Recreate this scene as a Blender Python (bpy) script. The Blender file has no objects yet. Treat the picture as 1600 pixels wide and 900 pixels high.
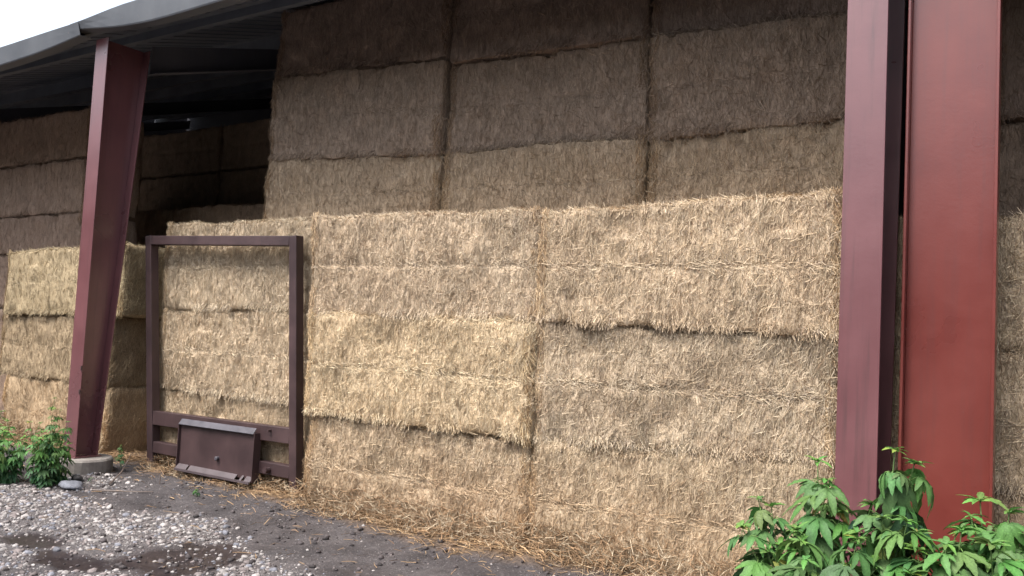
import bpy, math, random
import numpy as np
from mathutils import Vector, Matrix

random.seed(7)
RNG = np.random.default_rng(11)
sc = bpy.context.scene
COL = sc.collection
H = 1.62                                    # eye height of the camera

# ------------------------------------------------------------------ noise
def _h(ix, iy, iz, seed):
    n = (ix * 374761393 + iy * 668265263 + iz * 2147483647 + seed * 144665) & 0x7fffffff
    n = (n ^ (n >> 13)) * 1274126177 & 0x7fffffff
    n = (n ^ (n >> 16)) * 69069 & 0x7fffffff
    return (n & 0xffff) / 65535.0

def vnoise(p, scale=1.0, seed=0):
    """smooth value noise in 0..1 for an (n,3) array"""
    q = np.asarray(p, float) * scale
    i = np.floor(q).astype(np.int64); f = q - i; f = f * f * (3 - 2 * f)
    r = 0
    for dx in (0, 1):
        wx = f[:, 0] if dx else 1 - f[:, 0]
        for dy in (0, 1):
            wy = f[:, 1] if dy else 1 - f[:, 1]
            for dz in (0, 1):
                wz = f[:, 2] if dz else 1 - f[:, 2]
                r = r + wx * wy * wz * _h(i[:, 0] + dx, i[:, 1] + dy, i[:, 2] + dz, seed)
    return r

def fbm(p, scale=1.0, seed=0, octv=3):
    a, s, t = 0, 1.0, 0
    for k in range(octv):
        a = a + s * vnoise(p, scale * 2 ** k, seed + k * 17); t += s; s *= .5
    return a / t

# ------------------------------------------------------------------ objects
def tag(o, label=None, cat=None, group=None, kind=None):
    if label: o['label'] = label
    if cat: o['category'] = cat
    if group: o['group'] = group
    if kind: o['kind'] = kind
    return o

def empty(name, loc, label, cat, group=None):
    o = bpy.data.objects.new(name, None); COL.objects.link(o)
    o.location = loc; o.empty_display_size = .2
    return tag(o, label, cat, group)

def link(me, name, mat, parent=None, loc=None):
    o = bpy.data.objects.new(name, me); COL.objects.link(o)
    if mat: me.materials.append(mat)
    if parent:
        o.parent = parent
        o.location = Vector((0, 0, 0)) - Vector(parent.location)
    if loc is not None: o.location = loc
    return o

def np_mesh(name, V, faces_list, cols=None, smooth=False):
    """faces_list: list of integer arrays (n,k)"""
    me = bpy.data.meshes.new(name)
    V = np.asarray(V, np.float32)
    me.vertices.add(len(V)); me.vertices.foreach_set('co', V.ravel())
    loops = np.concatenate([f.ravel() for f in faces_list]).astype(np.int32)
    tot = np.concatenate([np.full(len(f), f.shape[1], np.int32) for f in faces_list])
    st = np.concatenate([[0], np.cumsum(tot)[:-1]]).astype(np.int32)
    me.loops.add(len(loops)); me.loops.foreach_set('vertex_index', loops)
    me.polygons.add(len(tot)); me.polygons.foreach_set('loop_start', st)
    if smooth: me.polygons.foreach_set('use_smooth', np.ones(len(tot), bool))
    if cols is not None:
        a = me.color_attributes.new('tint', 'FLOAT_COLOR', 'POINT')
        c = np.ones((len(V), 4), np.float32); c[:, :3] = cols
        a.data.foreach_set('color', c.ravel())
    me.update(calc_edges=True); me.validate()
    return me

class MB:
    def __init__(s): s.v = []; s.f = []
    def add(s, vs, fs):
        b = len(s.v); s.v += [tuple(v) for v in vs]; s.f += [tuple(b + i for i in f) for f in fs]
    def hexa(s, p):              # 8 corners: bottom 4 ccw, top 4 ccw
        s.add(p, [(3, 2, 1, 0), (4, 5, 6, 7), (0, 1, 5, 4), (1, 2, 6, 5), (2, 3, 7, 6), (3, 0, 4, 7)])
    def box(s, x0, x1, y0, y1, z0, z1):
        s.hexa([(x0, y0, z0), (x1, y0, z0), (x1, y1, z0), (x0, y1, z0), (x0, y0, z1), (x1, y0, z1), (x1, y1, z1), (x0, y1, z1)])
    def bar(s, a, b, w, h, side=(0, 1, 0)):   # rectangular bar; w across, h along side
        a = Vector(a); b = Vector(b); d = (b - a).normalized(); n = Vector(side); n = (n - d * n.dot(d)).normalized(); m = d.cross(n)
        q = [m * w / 2 * i + n * h / 2 * j for i, j in ((-1, -1), (1, -1), (1, 1), (-1, 1))]
        s.hexa([a + t for t in q] + [b + t for t in q])
    def tube(s, pts, rads, n=8):
        rings = []
        for i, p in enumerate(pts):
            p = Vector(p); d = (Vector(pts[min(i + 1, len(pts) - 1)]) - Vector(pts[max(i - 1, 0)])).normalized()
            u = d.orthogonal().normalized(); w = d.cross(u)
            rings.append([p + (u * math.cos(2 * math.pi * k / n) + w * math.sin(2 * math.pi * k / n)) * rads[i] for k in range(n)])
        vs = [v for r in rings for v in r]; fs = []
        for i in range(len(pts) - 1):
            for k in range(n):
                k2 = (k + 1) % n
                fs.append((i * n + k, i * n + k2, (i + 1) * n + k2, (i + 1) * n + k))
        fs.append(tuple(reversed(range(n)))); fs.append(tuple(range(len(vs) - n, len(vs))))
        s.add(vs, fs)
    def build(s, name, mat, parent=None, bevel=0, smooth=False):
        me = bpy.data.meshes.new(name); me.from_pydata(s.v, [], s.f); me.update()
        if smooth: me.polygons.foreach_set('use_smooth', [True] * len(me.polygons))
        o = link(me, name, mat, parent)
        if bevel:
            m = o.modifiers.new('b', 'BEVEL'); m.width = bevel; m.segments = 2; m.limit_method = 'ANGLE'
        return o

# ------------------------------------------------------------------ materials
def newmat(name):
    m = bpy.data.materials.new(name); m.use_nodes = True
    nt = m.node_tree; b = nt.nodes['Principled BSDF']
    return m, nt, b

def N(nt, t, **kw):
    n = nt.nodes.new(t)
    for k, v in kw.items():
        if k in n.inputs: n.inputs[k].default_value = v
        else: setattr(n, k, v)
    return n

def ramp(nt, fac, stops):
    r = nt.nodes.new('ShaderNodeValToRGB'); e = r.color_ramp.elements
    while len(e) < len(stops): e.new(.5)
    for el, (p, c) in zip(e, stops):
        el.position = p; el.color = (*c, 1) if len(c) == 3 else c
    nt.links.new(fac, r.inputs[0]); return r

def mat_straw(name, gain=1.0, bump=.5, trans=0.0):
    m, nt, b = newmat(name); L = nt.links.new
    at = N(nt, 'ShaderNodeAttribute', attribute_name='tint')
    tc = N(nt, 'ShaderNodeNewGeometry')
    mp = N(nt, 'ShaderNodeMapping'); mp.inputs['Scale'].default_value = (90, 90, 14); L(tc.outputs['Position'], mp.inputs[0])
    n1 = N(nt, 'ShaderNodeTexNoise', Scale=1.0, Detail=3.0, Roughness=.6, Distortion=1.5); L(mp.outputs[0], n1.inputs['Vector'])
    r = ramp(nt, n1.outputs[0], [(.3, (.62, .58, .54)), (.7, (1.25, 1.22, 1.18))])
    mx = N(nt, 'ShaderNodeMix', data_type='RGBA', blend_type='MULTIPLY'); mx.inputs[0].default_value = 1
    L(at.outputs['Color'], mx.inputs[6]); L(r.outputs[0], mx.inputs[7]); L(mx.outputs[2], b.inputs['Base Color'])
    b.inputs['Roughness'].default_value = .75
    b.inputs['Specular IOR Level'].default_value = .25
    bp = N(nt, 'ShaderNodeBump', Strength=bump, Distance=.012); L(n1.outputs[0], bp.inputs['Height']); L(bp.outputs[0], b.inputs['Normal'])
    return m

M_STRAW = mat_straw('straw')

def mat_paint(name, c1, c2, rough=.38, stain=(.05, .03, .03), scale=1.6, ior=1.5, amt=1.0):
    m, nt, b = newmat(name); L = nt.links.new
    g = N(nt, 'ShaderNodeNewGeometry')
    n1 = N(nt, 'ShaderNodeTexNoise', Scale=scale, Detail=4.0, Roughness=.6); L(g.outputs['Position'], n1.inputs['Vector'])
    r1 = ramp(nt, n1.outputs[0], [(.35, c1), (.68, c2)])
    mp = N(nt, 'ShaderNodeMapping'); mp.inputs['Scale'].default_value = (26, 26, 1.3); L(g.outputs['Position'], mp.inputs[0])
    n2 = N(nt, 'ShaderNodeTexNoise', Scale=1.0, Detail=5.0, Roughness=.65); L(mp.outputs[0], n2.inputs['Vector'])
    r2 = ramp(nt, n2.outputs[0], [(.52, (0, 0, 0)), (.78, (.55 * amt, .55 * amt, .55 * amt))])
    mx = N(nt, 'ShaderNodeMix', data_type='RGBA'); L(r2.outputs[0], mx.inputs[0]); L(r1.outputs[0], mx.inputs[6]); mx.inputs[7].default_value = (*stain, 1)
    n3 = N(nt, 'ShaderNodeTexNoise', Scale=38.0, Detail=4.0, Roughness=.7); L(g.outputs['Position'], n3.inputs['Vector'])
    r3 = ramp(nt, n3.outputs[0], [(.66, (0, 0, 0)), (.72, (.8, .8, .8))])
    b.inputs['IOR'].default_value = ior
    mx2 = N(nt, 'ShaderNodeMix', data_type='RGBA'); L(r3.outputs[0], mx2.inputs[0]); L(mx.outputs[2], mx2.inputs[6]); mx2.inputs[7].default_value = (stain[0] * 2.2, stain[1] * 1.8, stain[2] * 1.6, 1)
    L(mx2.outputs[2], b.inputs['Base Color'])
    rr = N(nt, 'ShaderNodeMapRange'); rr.inputs[3].default_value = rough - .08; rr.inputs[4].default_value = rough + .22; L(n1.outputs[0], rr.inputs[0]); L(rr.outputs[0], b.inputs['Roughness'])
    bp = N(nt, 'ShaderNodeBump', Strength=.12, Distance=.004); L(n3.outputs[0], bp.inputs['Height']); L(bp.outputs[0], b.inputs['Normal'])
    return m

M_RED = mat_paint('red_oxide_paint', (.115, .044, .048), (.15, .058, .062), .24, ior=1.65)
M_RED2 = mat_paint('bright_red_oxide_paint', (.118, .022, .017), (.155, .031, .023), .24, ior=1.6, amt=.45)
M_RUST = mat_paint('rusty_brown_steel', (.036, .020, .021), (.062, .034, .034), .42, stain=(.03, .018, .017), scale=3)
M_WORN = mat_paint('worn_bare_steel', (.05, .046, .056), (.085, .078, .092), .42, stain=(.06, .04, .04), scale=8)
M_GALV = mat_paint('weathered_galvanised', (.075, .08, .09), (.11, .116, .127), .5, stain=(.10, .10, .10), scale=2.2, amt=.6)
M_DECK = mat_paint('roof_sheet_metal', (.075, .085, .11), (.12, .135, .165), .5, stain=(.09, .09, .1), scale=1.2, amt=.5)
M_PURLIN = mat_paint('purlin_steel', (.07, .078, .095), (.11, .12, .14), .45, stain=(.05, .05, .05), scale=2.2, amt=.5)
M_WALL = mat_paint('wall_sheet_metal', (.06, .06, .075), (.09, .09, .105), .6, stain=(.06, .06, .06), scale=1.2)

def mat_concrete():
    m, nt, b = newmat('weathered_concrete'); L = nt.links.new
    g = N(nt, 'ShaderNodeNewGeometry')
    n = N(nt, 'ShaderNodeTexNoise', Scale=9.0, Detail=6.0, Roughness=.7); L(g.outputs['Position'], n.inputs['Vector'])
    r = ramp(nt, n.outputs[0], [(.3, (.13, .11, .10)), (.7, (.27, .245, .22))]); L(r.outputs[0], b.inputs['Base Color'])
    b.inputs['Roughness'].default_value = .85
    bp = N(nt, 'ShaderNodeBump', Strength=.5, Distance=.01); L(n.outputs[0], bp.inputs['Height']); L(bp.outputs[0], b.inputs['Normal'])
    return m
M_CONC = mat_concrete()

def mat_tint(name, rough=.7, spec=.3, bump=.25, bscale=60, trans=0):
    m, nt, b = newmat(name); L = nt.links.new
    at = N(nt, 'ShaderNodeAttribute', attribute_name='tint')
    g = N(nt, 'ShaderNodeNewGeometry')
    n = N(nt, 'ShaderNodeTexNoise', Scale=float(bscale), Detail=3.0); L(g.outputs['Position'], n.inputs['Vector'])
    r = ramp(nt, n.outputs[0], [(.3, (.75, .75, .75)), (.7, (1.18, 1.18, 1.18))])
    mx = N(nt, 'ShaderNodeMix', data_type='RGBA', blend_type='MULTIPLY'); mx.inputs[0].default_value = 1
    L(at.outputs['Color'], mx.inputs[6]); L(r.outputs[0], mx.inputs[7]); L(mx.outputs[2], b.inputs['Base Color'])
    b.inputs['Roughness'].default_value = rough; b.inputs['Specular IOR Level'].default_value = spec
    bp = N(nt, 'ShaderNodeBump', Strength=bump, Distance=.004); L(n.outputs[0], bp.inputs['Height']); L(bp.outputs[0], b.inputs['Normal'])
    if trans:
        t = N(nt, 'ShaderNodeBsdfTranslucent'); L(mx.outputs[2], t.inputs[0])
        ms = N(nt, 'ShaderNodeMixShader'); ms.inputs[0].default_value = trans
        L(b.outputs[0], ms.inputs[1]); L(t.outputs[0], ms.inputs[2]); L(ms.outputs[0], nt.nodes['Material Output'].inputs[0])
    return m
M_STONE = mat_tint('limestone_gravel', .75, .3, .35, 45)
M_LEAF = mat_tint('ragweed_leaf', .58, .3, .2, 130, trans=.22)
M_STEM = mat_tint('plant_stem', .55, .3, .1, 80)

def mat_ground():
    m, nt, b = newmat('wet_dirt'); L = nt.links.new
    at = N(nt, 'ShaderNodeAttribute', attribute_name='tint')   # r straw litter, g wetness, b stony grit
    sp = N(nt, 'ShaderNodeSeparateColor'); L(at.outputs['Color'], sp.inputs[0])
    g = N(nt, 'ShaderNodeNewGeometry')
    n1 = N(nt, 'ShaderNodeTexNoise', Scale=2.2, Detail=9.0, Roughness=.72); L(g.outputs['Position'], n1.inputs['Vector'])
    dirt = ramp(nt, n1.outputs[0], [(.32, (.022, .018, .019)), (.5, (.050, .042, .043)), (.72, (.090, .078, .078))])
    n2 = N(nt, 'ShaderNodeTexNoise', Scale=48.0, Detail=5.0, Roughness=.72); L(g.outputs['Position'], n2.inputs['Vector'])
    grit = ramp(nt, n2.outputs[0], [(.35, (.6, .6, .6)), (.62, (1.35, 1.35, 1.35))])
    m1 = N(nt, 'ShaderNodeMix', data_type='RGBA', blend_type='MULTIPLY'); m1.inputs[0].default_value = 1; L(dirt.outputs[0], m1.inputs[6]); L(grit.outputs[0], m1.inputs[7])
    v = N(nt, 'ShaderNodeTexVoronoi', Scale=55.0); L(g.outputs['Position'], v.inputs['Vector'])
    vr = ramp(nt, v.outputs['Distance'], [(.22, (1, 1, 1)), (.34, (0, 0, 0))])
    n4 = N(nt, 'ShaderNodeTexNoise', Scale=30.0, Detail=1.0); L(g.outputs['Position'], n4.inputs['Vector'])
    n4r = ramp(nt, n4.outputs[0], [(.52, (0, 0, 0)), (.56, (1, 1, 1))])
    a1 = N(nt, 'ShaderNodeMath', operation='MULTIPLY'); L(vr.outputs[0], a1.inputs[0]); L(n4r.outputs[0], a1.inputs[1])
    a2 = N(nt, 'ShaderNodeMath', operation='MULTIPLY'); L(a1.outputs[0], a2.inputs[0]); L(sp.outputs[2], a2.inputs[1])
    m2 = N(nt, 'ShaderNodeMix', data_type='RGBA'); L(a2.outputs[0], m2.inputs[0]); L(m1.outputs[2], m2.inputs[6]); m2.inputs[7].default_value = (.33, .30, .29, 1)
    fn = ramp(nt, n2.outputs[0], [(.3, (.045, .038, .038)), (.5, (.09, .078, .076)), (.7, (.20, .175, .165))])
    gm = N(nt, 'ShaderNodeMapRange'); gm.inputs[1].default_value = .4; gm.inputs[2].default_value = 1.0; gm.inputs[4].default_value = .75; L(sp.outputs[2], gm.inputs[0])
    m25 = N(nt, 'ShaderNodeMix', data_type='RGBA'); L(gm.outputs[0], m25.inputs[0]); L(m2.outputs[2], m25.inputs[6]); L(fn.outputs[0], m25.inputs[7])
    # straw-brown litter colour
    st = ramp(nt, n2.outputs[0], [(.3, (.07, .042, .026)), (.7, (.21, .135, .075))])
    m3 = N(nt, 'ShaderNodeMix', data_type='RGBA'); L(sp.outputs[0], m3.inputs[0]); L(m25.outputs[2], m3.inputs[6]); L(st.outputs[0], m3.inputs[7])
    # wet: darker and glossier
    wc = N(nt, 'ShaderNodeMix', data_type='RGBA', blend_type='MULTIPLY'); L(sp.outputs[1], wc.inputs[0]); L(m3.outputs[2], wc.inputs[6]); wc.inputs[7].default_value = (.45, .40, .40, 1)
    L(wc.outputs[2], b.inputs['Base Color'])
    rr = N(nt, 'ShaderNodeMapRange'); rr.inputs[3].default_value = .72; rr.inputs[4].default_value = .36; L(sp.outputs[1], rr.inputs[0]); L(rr.outputs[0], b.inputs['Roughness'])
    ad = N(nt, 'ShaderNodeMath', operation='ADD'); L(n2.outputs[0], ad.inputs[0]); L(n1.outputs[0], ad.inputs[1])
    bp = N(nt, 'ShaderNodeBump', Strength=.7, Distance=.02); L(ad.outputs[0], bp.inputs['Height'])
    bs = N(nt, 'ShaderNodeMapRange'); bs.inputs[3].default_value = .8; bs.inputs[4].default_value = .15; L(sp.outputs[1], bs.inputs[0]); L(bs.outputs[0], bp.inputs['Strength'])
    L(bp.outputs[0], b.inputs['Normal'])
    return m

# ------------------------------------------------------------------ straw blades
def blades(root, tang, nrm, length, width, col, curl=.25):
    """flat two-segment straws. root, tang, nrm: (n,3); returns V, F, C"""
    n = len(root)
    side = np.cross(tang, nrm); side /= np.linalg.norm(side, axis=1)[:, None] + 1e-9
    th = RNG.uniform(0, np.pi, n)[:, None]
    up = np.cross(side, tang)
    side = side * np.cos(th * .35) + up * np.sin(th * .35)
    l = length[:, None]; w = width[:, None] / 2
    bend = RNG.normal(0, 1, (n, 3)) * curl * l * .35
    p0 = root - tang * l * .5; p1 = root + bend * .5 + nrm * l * .04; p2 = root + tang * l * .5 + bend * .3
    V = np.stack([p0 - side * w, p0 + side * w, p1 + side * w, p1 - side * w, p2 + side * w * .6, p2 - side * w * .6], 1).reshape(-1, 3)
    b = (np.arange(n) * 6)[:, None]
    F = np.concatenate([b + [0, 1, 2, 3], b + [3, 2, 4, 5]], 0)
    return V, F, np.repeat(col, 6, 0)

PALE = np.array([.69, .605, .465]); TAN = np.array([.56, .465, .335]); GREY = np.array([.48, .415, .34]); BROWN = np.array([.32, .235, .165])
ORANGE = np.array([.40, .26, .15])

def straw_colors(n, P, tone, seed, damp=True):
    a = RNG.random(n)
    c = np.where((a < .42)[:, None], PALE, np.where((a < .74)[:, None], TAN, np.where((a < .92)[:, None], GREY, BROWN)))
    c = c * RNG.uniform(.70, 1.22, n)[:, None]
    pt = fbm(P, 3.5, seed, 3)[:, None]                       # weathered patches
    c = c * (1 - .20 * np.clip((pt - .48) * 5, 0, 1) * np.array([.85, 1, 1.1]))
    br = fbm(P, 1.3, seed + 5, 2)[:, None]
    sk = vnoise(P * [1, 1, .12], 26, seed + 21)[:, None]; c = c * (.86 + .28 * sk)      # vertical flake streaks
    c = c * (.86 + .28 * br)
    if damp:                                                # damp orange straw low on the stack
        k = np.clip((.70 + .35 * (fbm(P, 2.3, seed + 9)[:, None] - .5) * 2 - P[:, 2:3]) / .6, 0, 1)
        c = c * (1 - .55 * k) + ORANGE * RNG.uniform(.7, 1.4, n)[:, None] * .55 * k
    return c * np.array(tone)

def bale(name, label, x0, x1, y, d, zb, zt, tone=(1, 1, 1), n=6000, lean=0.0, ends=(.1, .1), mid=.75, group='straw bales', amp=1.0, res=.035, shag=1.0, wscale=1.0, topshare=.12, jag=0.0, skewx=0.0, cat='straw bale', rnd=.05):
    """one big square bale. zb, zt = (left, right) heights. front face on y (at its foot), depth d"""
    seed = RNG.integers(1, 9999)
    L = x1 - x0; Hh = (zt[0] + zt[1] - zb[0] - zb[1]) / 2; r = rnd
    box = np.array([L, d, Hh])
    ph = RNG.random(3) * 50
    def place(p):
        """p in the box; returns world position + normal"""
        q = np.clip(p, r, box - r)
        nv = p - q; ln = np.linalg.norm(nv, axis=1)[:, None] + 1e-9
        nv = nv / ln
        pos = q + nv * r
        wp = pos + ph
        disp = (fbm(wp * [1, 1, 1.0], 2.2, seed, 3) - .5) * .085 * amp + (fbm(wp * [3.5, 1, 1], 3.2, seed + 3, 2) - .5) * .05 * amp
        disp += (vnoise(wp * [1, 1, .5], 26, seed + 8) - .5) * .009
        # mid-height crease and flake gaps
        t = pos[:, 2] / Hh; wob = .5 + .03 * (fbm(wp * [1, 0, 0], 1.8, seed + 1) - .5) * 2
        cr = np.exp(-((t - wob) * Hh / .022) ** 2) * (np.clip(vnoise(wp * [1, 0, 0], 3.1, seed + 2) - .3, 0, 1) * .04 + .003) * mid
        fl = vnoise(np.stack([wp[:, 0] + .05 * (vnoise(wp, 4, seed) - .5), wp[:, 0] * 0, np.floor(t * 2 + .5) * 7], 1), 9.5, seed + 4)
        gap = np.clip((fl - .80) * 6, 0, 1) * .03
        front = np.clip(-nv[:, 1], 0, 1)
        disp = disp - (cr + gap) * front
        pos = pos + nv * disp[:, None]
        u = pos[:, 0] / L; v = pos[:, 2] / Hh
        X = x0 + pos[:, 0] + skewx * (v - .5); Y = y + pos[:, 1] - lean * v * 1.0
        Zb = zb[0] + (zb[1] - zb[0]) * u; Zt = zt[0] + (zt[1] - zt[0]) * u
        Z = Zb + (Zt - Zb) * v
        return np.stack([X, Y, Z], 1), nv, cr * front + gap * front
    # body
    V = []; F = []; base = 0
    for ax in range(3):
        o1, o2 = [(1, 2), (0, 2), (0, 1)][ax]
        rs = res if ax == 1 else res * 1.6
        for side in (0, 1):
            if ax == 1 and side == 1: rs = .2
            if ax == 2 and side == 0: rs = .12
            rs_ = rs
            n1 = max(2, int(box[o1] / rs_)); n2 = max(2, int(box[o2] / rs_))
            a, b = np.meshgrid(np.linspace(0, box[o1], n1 + 1), np.linspace(0, box[o2], n2 + 1), indexing='ij')
            P = np.zeros((a.size, 3)); P[:, o1] = a.ravel(); P[:, o2] = b.ravel(); P[:, ax] = box[ax] * side
            i, j = np.meshgrid(np.arange(n1), np.arange(n2), indexing='ij'); k = (i * (n2 + 1) + j).ravel()
            q = np.stack([k, k + n2 + 1, k + n2 + 2, k + 1], 1)
            flip = (side == 0) if ax != 1 else (side == 1)
            if flip: q = q[:, ::-1]
            V.append(P); F.append(q + base); base += len(P)
    P = np.concatenate(V); F = np.concatenate(F)
    W, nv, g = place(P)
    C = straw_colors(len(W), W, tone, 3) * .0 + (TAN * .6 + GREY * .4) * np.array(tone)
    C = C * (.8 + .5 * fbm(W, 11, seed, 2))[:, None]
    Vs = [W]; Fs = [F]; Cs = [C]; nb = len(W)
    # straws over the faces
    m_front = int(n * (1 - topshare - sum(ends))); parts = []
    def facepts(m, face):
        p = RNG.random((m, 3)) * box
        if face == 'f': p[:, 1] = 0
        if face == 't': p[:, 2] = Hh; p[:, 1] = RNG.random(m) ** 2 * d
        if face == 'l': p[:, 0] = 0; p[:, 1] = RNG.random(m) ** 1.5 * d
        if face == 'r': p[:, 0] = L; p[:, 1] = RNG.random(m) ** 1.5 * d
        return p
    for face, m in (('f', m_front), ('t', int(n * topshare)), ('l', int(n * ends[0])), ('r', int(n * ends[1]))):
        if m < 4: continue
        p = facepts(m, face); w, nn, g = place(p)
        ang = RNG.normal(0, .42, m)
        if face == 'f' or face in 'lr':
            flat = np.abs(p[:, 2] / Hh - .5) < .03
            ang = np.where(flat & (RNG.random(m) < .7), np.pi / 2 + RNG.normal(0, .35, m), ang)
            wild = RNG.random(m) < .26; ang = np.where(wild, RNG.uniform(-1.6, 1.6, m), ang)
            hx = np.array([1., 0, 0]) if face == 'f' else np.array([0, 1., 0])
            tg = np.outer(np.sin(ang), hx) + np.outer(np.cos(ang), [0, 0, 1.])
        else:
            ang = RNG.uniform(0, np.pi, m); tg = np.outer(np.sin(ang), [1., 0, 0]) + np.outer(np.cos(ang), [0, 1., 0])
        tg = tg - nn * np.sum(tg * nn, 1)[:, None]; tg /= np.linalg.norm(tg, axis=1)[:, None] + 1e-9
        tilt = np.abs(RNG.normal(0, .16, m)); tg = tg * np.cos(tilt)[:, None] + nn * np.sin(tilt)[:, None] * shag
        w = w + nn * (RNG.random(m) ** 2 * .014)[:, None]
        ln = RNG.gamma(5, .0105, m) + .02; wd = RNG.uniform(.0020, .0042, m) * wscale
        parts.append((w, tg, nn, ln, wd))
    # fringes: bottom lip droops, mid crease runs level, top edge bristles, ends hang
    def fringe(m, kind):
        p = RNG.random((m, 3)) * box; p[:, 1] = 0
        if kind == 'bottom':
            p[:, 2] = RNG.random(m) * .07; w, nn, g = place(p)
            a = RNG.normal(-.15, .55, m); tg = np.stack([np.sin(a) * 1.1, -.35 * np.ones(m) - RNG.random(m) * .4, -np.cos(a)], 1)
            ln = RNG.uniform(.05, .13, m)
        elif kind == 'top':
            p[:, 2] = Hh - RNG.random(m) * .02; p[:, 1] = RNG.random(m) * .2; w, nn, g = place(p)
            tg = np.stack([-RNG.uniform(.1, 1.3, m), -RNG.uniform(0, .8, m), RNG.uniform(.05, .75, m)], 1); ln = RNG.uniform(.04, .13, m)
        elif kind == 'mid':
            p[:, 2] = Hh * .5 + .05 * (vnoise(p * [1, 0, 0], 2.2, seed) - .5) + RNG.normal(0, .032, m); w, nn, g = place(p)
            tg = np.stack([np.ones(m), -RNG.uniform(-.1, .5, m), RNG.normal(-.2, .7, m)], 1); ln = RNG.uniform(.04, .10, m)
            w[:, 1] -= .004
        else:
            e = RNG.random(m) * .07
            p[:, 0] = e if kind == 'left' else L - e; w, nn, g = place(p)
            tg = np.stack([RNG.normal(0, .5, m), -RNG.uniform(-.1, .2, m), -np.ones(m)], 1); ln = RNG.uniform(.05, .16, m)
        tg /= np.linalg.norm(tg, axis=1)[:, None]
        keep = fbm(w * [1, 1, 1], 4, seed + 40, 2) > (.50 if kind == 'mid' else .40)
        wd = RNG.uniform(.0024, .0048, m) * wscale
        return tuple(x[keep] for x in (w, tg, nn, ln, wd))
    k = n / 6000 * L / 2.4; seamk = [0]
    for kind, cnt in (('bottom', 600), ('top', 520), ('mid', 300 * mid), ('left', 300), ('right', 300)):
        m = int(cnt * k)
        if m > 3: parts.append(fringe(m, kind)); seamk[-1] += len(parts[-1][0]) if kind in ('left', 'right') else 0
    w, tg, nn, ln, wd = (np.concatenate([q[i] for q in parts]) for i in range(5))
    c = straw_colors(len(w), w, tone, int(seed))
    if seamk[0]: c[-seamk[0]:] *= np.array([.86, .78, .68])      # browner straw in the end joints
    v, f, c = blades(w, tg, nn, ln, wd, c)
    Vs.append(v); Fs.append(f + nb); Cs.append(c)
    loc = np.array([(x0 + x1) / 2, y + d / 2, (zb[0] + zb[1]) / 2])
    me = np_mesh(name, np.concatenate(Vs) - loc, [np.concatenate(Fs)], np.concatenate(Cs))
    o = link(me, name, M_STRAW); o.location = loc
    return tag(o, label, cat, group)

# ------------------------------------------------------------------ the bales
NB = 'straw_bale'
G1 = 'straw bales stacked along the open front'
G2 = 'straw bales stacked high behind the front row'
G3 = 'straw bales at the left end of the shed'
G4 = 'dark straw bales deep inside the shed'
FN = 23000
# behind the rusty frame (column A), then B, C and D to the right
bale(NB, 'pale straw bale seen through the top of the rusty steel frame', -8.53, -6.02, 5.97, .92, (1.74, 1.80), (2.71, 2.69), (1.0, .98, .95), FN, group=G1)
bale(NB, 'pale straw bale seen through the middle of the rusty steel frame', -8.50, -6.03, 5.98, .92, (.86, .86), (1.74, 1.79), (1.03, 1.0, .96), FN, group=G1)
bale(NB, 'damp straw bale on the ground behind the plate of the rusty steel frame', -8.48, -6.0, 6.0, .92, (-.03, -.05), (.86, .85), (.98, .94, .88), FN, group=G1)
bale(NB, 'level straw bale topping the second front stack, just right of the rusty frame', -5.90, -3.41, 5.69, .9, (1.74, 1.76), (2.66, 2.63), (1.0, .96, .93), FN, group=G1, lean=.02)
bale(NB, 'yellowish straw bale with a shaggy overhanging bottom edge, mid height right of the frame', -5.86, -3.42, 5.665, .92, (.84, .83), (1.75, 1.76), (1.12, 1.08, .98), FN, group=G1, shag=1.3)
bale(NB, 'straw bale on the ground under the shaggy yellowish one, orange at its foot', -5.80, -3.42, 5.70, .9, (-.06, -.05), (.83, .82), (.98, .93, .87), FN, group=G1)
bale(NB, 'long bulging straw bale on top, sloping up to the narrow red column', -3.40, -1.14, 5.675, .92, (1.765, 1.72), (2.60, 2.66), (1.03, .98, .93), FN, group=G1, lean=.03, shag=1.2)
bale(NB, 'greyish straw bale at mid height just left of the narrow red column', -3.41, -1.16, 5.70, .9, (.83, .92), (1.77, 1.72), (.94, .91, .88), FN, group=G1)
bale(NB, 'straw bale on the ground behind the tall weeds, left of the narrow red column', -3.42, -1.16, 5.70, .9, (-.05, -.04), (.83, .92), (.96, .92, .86), FN, group=G1)
bale(NB, 'shaggy straw bale behind the red columns, topmost of its stack', -1.10, 1.3, 5.86, .9, (1.70, 1.66), (2.5, 2.46), (.86, .82, .78), FN, group=G1, shag=1.5)
bale(NB, 'shaggy straw bale behind the red columns, middle of its stack', -1.10, 1.3, 5.86, .9, (.86, .84), (1.69, 1.66), (.86, .82, .78), FN, group=G1, shag=1.5)
bale(NB, 'straw bale behind the weeds and red columns, lowest of its stack', -1.10, 1.3, 5.86, .9, (-.05, -.04), (.86, .84), (.88, .82, .76), FN, group=G1, shag=1.3)
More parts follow.
